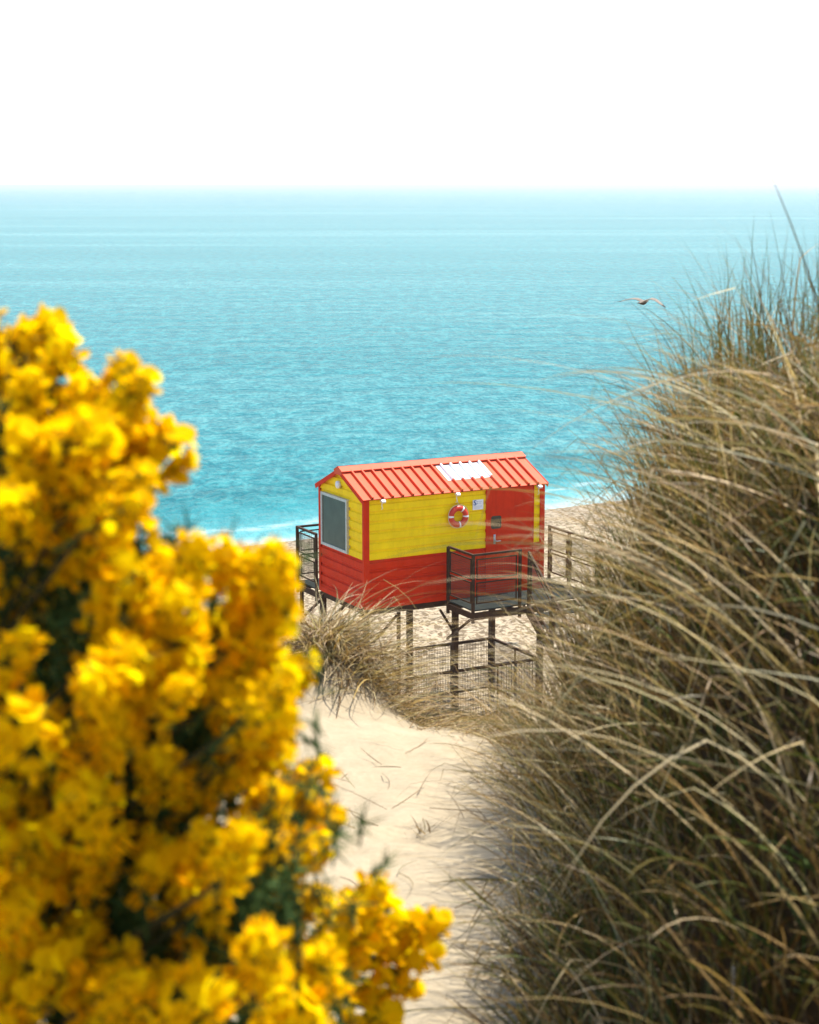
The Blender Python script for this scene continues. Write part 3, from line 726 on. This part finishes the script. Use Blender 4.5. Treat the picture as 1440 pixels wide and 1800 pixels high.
def spike_mesh(name, Ls, nfl, seed, rad=.015):
    r=np.random.default_rng(seed); v=[];f=[];m_=[];c=[]
    ga=2.39996
    for k in range(nfl):
        h=Ls*(.08+.92*(k+.5)/nfl); a=k*ga+r.normal(0,.35); tipf=h/Ls
        o=np.array([math.cos(a),math.sin(a),.15+1.3*max(0,tipf-.55)+r.normal(0,.2)])
        p=np.array([math.cos(a)*rad*(1-.5*tipf),math.sin(a)*rad*(1-.5*tipf),h])
        up=np.array([-.35*math.cos(a),-.35*math.sin(a),1.])+r.normal(0,.15,3)
        floret(v,f,m_,c,p,o,up,r.uniform(.012,.0195),r.uniform(.82,1.03))
    # spines between the flowers
    for k in range(nfl):
        h=Ls*r.uniform(0,1.02); a=r.uniform(0,6.28); d=np.array([math.cos(a),math.sin(a),r.uniform(.2,1.0)]); d/=np.linalg.norm(d)
        l=r.uniform(.012,.024); sd=np.cross(d,[0,0,1.]); sd/=np.linalg.norm(sd); t2=np.cross(d,sd); b=len(v); p=np.array([0,0,h])
        for q in (p+sd*.0011,p-sd*.0006+t2*.001,p-sd*.0006-t2*.001,p+d*l): v.append(q); c.append(np.array([.05,.08,.02]))
        f += [[b,b+1,b+3,b+3],[b+1,b+2,b+3,b+3],[b+2,b,b+3,b+3]]; m_ += [1]*3
    b=len(v)
    for z,rr in ((-.03,.0022),(Ls*.5,.0018),(Ls*1.0,.001)):
        for j in range(5): v.append(np.array([rr*math.cos(j*1.257),rr*math.sin(j*1.257),z])); c.append(np.array([.05,.08,.02]))
    for i in range(2):
        for j in range(5): f.append([b+i*5+j,b+i*5+(j+1)%5,b+i*5+5+(j+1)%5,b+i*5+5+j]); m_.append(1)
    me=bpy.data.meshes.new(name)
    fs=[tuple(dict.fromkeys(q)) for q in f]
    me.from_pydata([tuple(map(float,p)) for p in v],[],fs); me.materials.append(PETAL); me.materials.append(SPINE)
    me.polygons.foreach_set('material_index',m_); me.polygons.foreach_set('use_smooth',[True]*len(fs))
    ca=me.color_attributes.new('Col','FLOAT_COLOR','POINT'); c4=np.ones((len(v),4),np.float32); c4[:,:3]=np.array(c); ca.data.foreach_set('color',c4.ravel())
    me.update(); return me
variants=[spike_mesh('flower_spike',l,n,s) for l,n,s in ((.085,36,1),(.10,44,2),(.075,31,3),(.095,40,4),(.065,27,5))]
gx,gy=-.62,1.75; gz=float(G(gx,gy))
gorse=bpy.data.objects.new('gorse_bush',None); C.objects.link(gorse); gorse.location=(gx,gy,gz)
tag(gorse,'gorse bush covered in bright yellow flowers filling the left foreground','bush')
GO=np.array([gx,gy,gz])
EDGE=[((-5,525),(-20,660)),((112,550),(80,690)),((70,575),(40,700)),((25,615),(10,740)),((135,590),(100,720)),((245,618),(200,740)),((285,652),(210,740)),((170,655),(150,780)),((275,700),(200,790)),
((348,775),(240,830)),((315,735),(240,810)),((288,825),(190,880)),((285,870),(180,930)),((240,930),(150,980)),((95,670),(70,790)),((30,700),(10,820)),
((365,935),(335,1060)),((412,950),(390,1080)),((310,968),(285,1090)),((250,985),(225,1090)),((500,955),(480,1080)),((462,962),(455,1090)),((505,1020),(470,1130)),((498,1110),(430,1190)),
((535,1180),(450,1260)),((540,1250),(450,1300)),((530,1320),(430,1340)),((590,1338),(520,1420)),((626,1430),(535,1460)),((600,1485),(510,1500)),((545,1500),(470,1580)),((600,1570),(500,1610)),
((690,1548),(620,1640)),((650,1570),(590,1660)),((720,1600),(640,1650)),((812,1612),(715,1650)),((760,1600),(690,1660)),((795,1660),(700,1680)),((765,1740),(660,1720)),((720,1790),(620,1760)),
((600,1650),(520,1740)),((610,1720),(500,1770)),((325,1700),(210,1780)),((250,1650),(170,1760)),((120,1660),(60,1780)),((30,1690),(-20,1800)),((200,1420),(130,1500)),((440,1480),(380,1580))]
POLY=[(-60,560),(60,590),(130,600),(160,690),(250,670),(260,760),(300,790),(250,860),(220,950),(350,960),(430,1000),(490,1000),(470,1130),(520,1220),(520,1320),(580,1400),(560,1490),(560,1590),(640,1640),(720,1660),(640,1760),(600,1830),(-60,1830)]
def inpoly(x,y):
    c=False; j=len(POLY)-1
    for i in range(len(POLY)):
        xi,yi=POLY[i]; xj,yj=POLY[j]
        if (yi>y)!=(yj>y) and x<(xj-xi)*(y-yi)/(yj-yi)+xi: c=not c
        j=i
    return c
def gdepth(px,py):
    d=1.36+.16*max(0,(900-py)/400)
    if px>480 and py>1300: d+=.45*min(1,(px-480)/260)
    return d
spk=[]
for tp,bs in EDGE:
    d=gdepth(*tp)+random.uniform(-.04,.05)
    u=np.array([tp[0]-bs[0],tp[1]-bs[1]],float); u/=np.hypot(*u); tq=np.array(tp)-u*22-np.array([16,0])
    spk.append((at(*(tq-u*125),d+random.uniform(-.02,.05)),at(*tq,d)))
cand=[]
while len(cand)<48:          # spread over the face of the bush
    px,py=random.uniform(-40,680),random.uniform(580,1810)
    if not (inpoly(px+62,py) and inpoly(px+40,py-40)): continue
    if cand and min(math.hypot(px-a,py-b) for a,b in cand)<72: 
        if random.random()<.97: continue
    cand.append((px,py))
for px,py in cand:
    d=gdepth(px,py)-.01+random.uniform(-.11,.11)
    ang=random.gauss(25,28); ln=random.uniform(90,130)
    bx_,by_=px-ln*.75*math.sin(R(ang)),py+ln*.75*math.cos(R(ang))
    spk.append((at(bx_,by_,d+random.uniform(.02,.09)),at(px,py,d)))
stems=MB()
def stem_to(b):
    b=np.array(b); trunk=GO+np.array([0,0,.1])
    k=max(.1,(b[2]-gz)/1.6)
    inner=np.array([gx+.6*(b[0]-gx)*.8, b[1]+.10+.15*random.random(), b[2]-.16-.1*random.random()])
    mid=trunk*.5+inner*.5+np.array([random.uniform(-.05,.05),.03,0])
    return [trunk,mid,inner,b]
def qs(pts,n=10):
    p=[Vector(q) for q in pts]; out=[]
    for i in range(n+1):
        t=i/n; a,b_,c_,d_=(1-t)**3,3*t*(1-t)**2,3*t*t*(1-t),t**3; out.append(p[0]*a+p[1]*b_+p[2]*c_+p[3]*d_)
    return out
green_pts=[]
for q,(b,t) in enumerate(spk):
    v=Vector(t-b); ln=v.length; me=variants[q%5]
    o=link('flower_spike',me,gorse); Lm=(.085,.10,.075,.095,.065)[q%5]
    s=np.clip(ln/Lm,.75,1.25)
    d=v.normalized(); o.rotation_mode='QUATERNION'; o.rotation_quaternion=d.to_track_quat('Z','Y')@Quaternion((0,0,1),random.uniform(0,6.28))
    o.location=Vector(t-GO)-d*(Lm*s); o.scale=(s*1.05,s*1.05,s)
    c=qs(stem_to(Vector(t)-d*(Lm*s))); stems.tube([p-Vector(GO) for p in c],[.0045*(1-i/13)+.001 for i in range(len(c))],5)
    green_pts += [c[4],c[5],c[6],c[7]]
for k in range(1100):
    while True:
        px,py=random.uniform(-80,780),random.uniform(600,1850)
        if inpoly(px+75,py) and inpoly(px+50,py-150): break
    green_pts.append(Vector(at(px,py,gdepth(px,py)+random.uniform(.06,.40))))
stems.build('branches',WOOD,gorse,True,(0,0,0))
# inner flowers, deeper in the bush and beyond the counted spikes: one part
iv=[];iff=[];ic=[];im=[];n0=0
for k in range(105):
    while True:
        px,py=random.uniform(-80,700),random.uniform(600,1850)
        if inpoly(px+45,py) and inpoly(px+25,py-75): break
    d=gdepth(px,py)+random.uniform(.06,.28); me=variants[k%5]
    if k>=60: px-=random.uniform(80,340); d+=random.uniform(.05,.35)
    P=at(px,py,d)-GO; dr=Vector((random.gauss(.25,.4),random.gauss(-.3,.4),1)).normalized()
    M=Matrix.Translation(Vector(P))@(dr.to_track_quat('Z','Y')@Quaternion((0,0,1),random.uniform(0,6))).to_matrix().to_4x4()
    nv=len(me.vertices); co=np.empty(nv*3); me.vertices.foreach_get('co',co); co=co.reshape(-1,3)
    A=np.array(M); iv.append(co@A[:3,:3].T+A[:3,3])
    iff += [tuple(i+n0 for i in p.vertices) for p in me.polygons]; im += [p.material_index for p in me.polygons]
    cc=np.empty(nv*4,np.float32); me.color_attributes['Col'].data.foreach_get('color',cc); ic.append(cc.reshape(-1,4)); n0+=nv
    c=qs(stem_to(P+GO)); green_pts += [c[5],c[6],c[7],c[7]]
me=bpy.data.meshes.new('inner_flowers'); me.from_pydata(np.concatenate(iv).tolist(),[],iff); me.materials.append(PETAL); me.materials.append(SPINE)
me.polygons.foreach_set('material_index',im); me.polygons.foreach_set('use_smooth',[True]*len(iff))
ca=me.color_attributes.new('Col','FLOAT_COLOR','POINT'); ca.data.foreach_set('color',np.concatenate(ic).ravel()); me.update()
o=link('inner_flowers',me,gorse); o['kind']='stuff'
# spiny green shoots through the bush
m=MB()
for gp in green_pts:
    for _ in range(2):
        base=Vector(gp)-Vector(GO)+Vector((random.gauss(0,.03),random.gauss(0,.03),random.gauss(0,.03)))
        ax=Vector((random.gauss(.1,.5),random.gauss(-.1,.5),1)).normalized(); l=random.uniform(.03,.06)
        m.tube([base,base+ax*l],[.0016,.0006],3,cap=False)
        for q in range(16):
            p=base+ax*l*random.uniform(.05,1); dd=(Vector((random.gauss(0,1),random.gauss(0,1),random.gauss(.3,1))).normalized()+ax*.5).normalized()
            sd=dd.orthogonal().normalized()*.0016; m.add([p+sd,p-sd,p+dd*random.uniform(.014,.030)],[(0,1,2)])
m.build('spiny_shoots',SPINE,gorse,False,(0,0,0))

# ------------------------------------------------------------------ seedling and dry stalks on the path
def sprig(px,py,d):
    P=at(px,py,d); x,y=P[0],P[1]; t=Turf(); n=14
    xx=x+rng.normal(0,.012,n); yy=y+rng.normal(0,.012,n)
    t.add(xx,yy,rng.uniform(0,6.28,n),(.05,.10),(15,60),(60,100),(.003,.006),dict(brown=3,olive=2,straw=1))
    o=t.build('seedling'); return o
o=sprig(745,1430,4.72); tag(o,'tiny brown seedling alone in the middle of the sand path','seedling')
t=Turf(); n=70; y=rng.uniform(3.2,6.2,n); x=rng.uniform(-.25,.28,n)
t.add(x,y,rng.uniform(0,6.28,n),(.06,.3),(78,88),(86,93),(.002,.004),dict(straw=2,brown=3,grey=1,olive=1),dz=.02)
o=t.build('dry_litter'); tag(o,'dry grass litter scattered on the sand path',kind='stuff')

# ------------------------------------------------------------------ gull
def gull():
    m=MB()
    def loft(sections):
        vs=[];fs=[];k=len(sections[0])
        for s_ in sections: vs+=s_
        for i in range(len(sections)-1):
            for j in range(k): fs.append((i*k+j,i*k+(j+1)%k,(i+1)*k+(j+1)%k,(i+1)*k+j))
        fs += [tuple(range(k-1,-1,-1)), tuple(range((len(sections)-1)*k,len(sections)*k))]
        m.add(vs,fs)
    # body along +x (tail to beak)
    prof=[(-.235,.004,.045,.0),(-.20,.010,.045,.0),(-.15,.026,.034,.0),(-.08,.048,.048,-.004),(0,.058,.058,-.008),(.07,.050,.050,-.004),(.12,.036,.036,.006),(.155,.034,.034,.014),(.185,.030,.028,.014),(.21,.012,.010,.008),(.245,.004,.004,.003)]
    loft([[(x,w*math.cos(a),zc+h*math.sin(a)) for a in np.linspace(0,2*math.pi,12,endpoint=False)] for x,h,w,zc in prof])
    for sg,zs in ((1,(.025,.075,.085,.06,.03)),(-1,(.025,.07,.04,-.05,-.13))):
        sec=[]
        for (yy,xc,ch),z in zip(((.03,.03,.17),(.18,.055,.165),(.30,.05,.145),(.46,.0,.105),(.62,-.075,.03)),zs):
            q=[]
            for a in np.linspace(0,2*math.pi,10,endpoint=False):
                q.append((xc+ch/2*math.cos(a)-.02, sg*yy, z+.013*(1-yy)*math.sin(a)+.01*math.cos(a)))
            sec.append(q if sg>0 else q[::-1])
        loft(sec)
    o=m.build('gull',FEATHER)
    md=o.modifiers.new('r','REMESH'); md.mode='VOXEL'; md.voxel_size=.009; md.use_smooth_shade=True
    dg=bpy.context.evaluated_depsgraph_get(); me=bpy.data.meshes.new_from_object(o.evaluated_get(dg)); o.modifiers.clear(); o.data=me
    n=len(me.vertices); co=np.empty(n*3); me.vertices.foreach_get('co',co); co=co.reshape(-1,3)
    c=np.tile(np.array([.17,.135,.105]),(n,1))
    c[(co[:,2]<-.01)&(abs(co[:,1])<.06)]=(.035,.025,.015)  # backlit shade painted onto the underside of the body
    c[abs(co[:,1])>.52]=(.03,.025,.022)
    c[(abs(co[:,1])>.15)&(abs(co[:,1])<=.52)]=(.20,.16,.125)
    c[(co[:,0]<-.19)&(abs(co[:,1])<.06)]=(.06,.045,.03)
    c[(co[:,0]>.215)&(abs(co[:,1])<.05)]=(.30,.20,.05)
    ca=me.color_attributes.get('Col') or me.color_attributes.new('Col','FLOAT_COLOR','POINT'); c4=np.ones((n,4),np.float32); c4[:,:3]=c; ca.data.foreach_set('color',c4.ravel())
    me.materials.clear(); me.materials.append(FEATHER)
    return o
gl=gull(); gl.location=at(1131,531,48); gl.rotation_euler=(R(-4),R(-3),R(52)); gl.scale=(1.2,1.2,1.2)
tag(gl,'brownish gull gliding over the sea with wings spread','bird')

# ------------------------------------------------------------------ light, sky, camera
SUN=np.array([.85,.53]); SUN=SUN/np.hypot(*SUN); EL=R(65)
sv=Vector((SUN[0]*math.cos(EL),SUN[1]*math.cos(EL),math.sin(EL)))
w=bpy.data.worlds.new('World'); sc.world=w; w.use_nodes=True
nt=w.node_tree; bg=nt.nodes['Background']; sky=nt.nodes.new('ShaderNodeTexSky'); sky.sky_type='NISHITA'; sky.sun_disc=False
sky.sun_elevation=EL; sky.sun_rotation=math.atan2(SUN[0],SUN[1])%(2*math.pi); sky.air_density=1.0; sky.dust_density=.45; sky.ozone_density=1.0; sky.altitude=0
nt.links.new(sky.outputs['Color'],bg.inputs['Color']); bg.inputs['Strength'].default_value=.13
ld=bpy.data.lights.new('sun','SUN'); ld.energy=4.6; ld.angle=R(.5); ld.color=(1,.95,.86)
lo=bpy.data.objects.new('sun',ld); C.objects.link(lo); lo.rotation_euler=(-sv).to_track_quat('-Z','Y').to_euler(); lo.location=(30,40,60)
cd=bpy.data.cameras.new('camera'); co_=bpy.data.objects.new('camera',cd); C.objects.link(co_)
cd.sensor_width=36; cd.sensor_fit='VERTICAL'; cd.sensor_height=36; cd.lens=FPX/1800*36; cd.clip_end=60000; cd.clip_start=.05
co_.location=(0,0,CAMZ); co_.rotation_euler=(math.pi/2-PITCH,0,0)
cd.dof.use_dof=True; cd.dof.focus_distance=38.5; cd.dof.aperture_fstop=62.5/7.6
sc.camera=co_
sc.view_settings.view_transform='Standard'; sc.view_settings.look='None'; sc.view_settings.gamma=1; sc.view_settings.exposure=1.22
sc.cycles.use_denoising=True; sc.cycles.max_bounces=8; sc.cycles.diffuse_bounces=4; sc.cycles.transmission_bounces=4; sc.cycles.volume_bounces=1
for o in sc.objects:
    if '_off' in o: del o['_off']
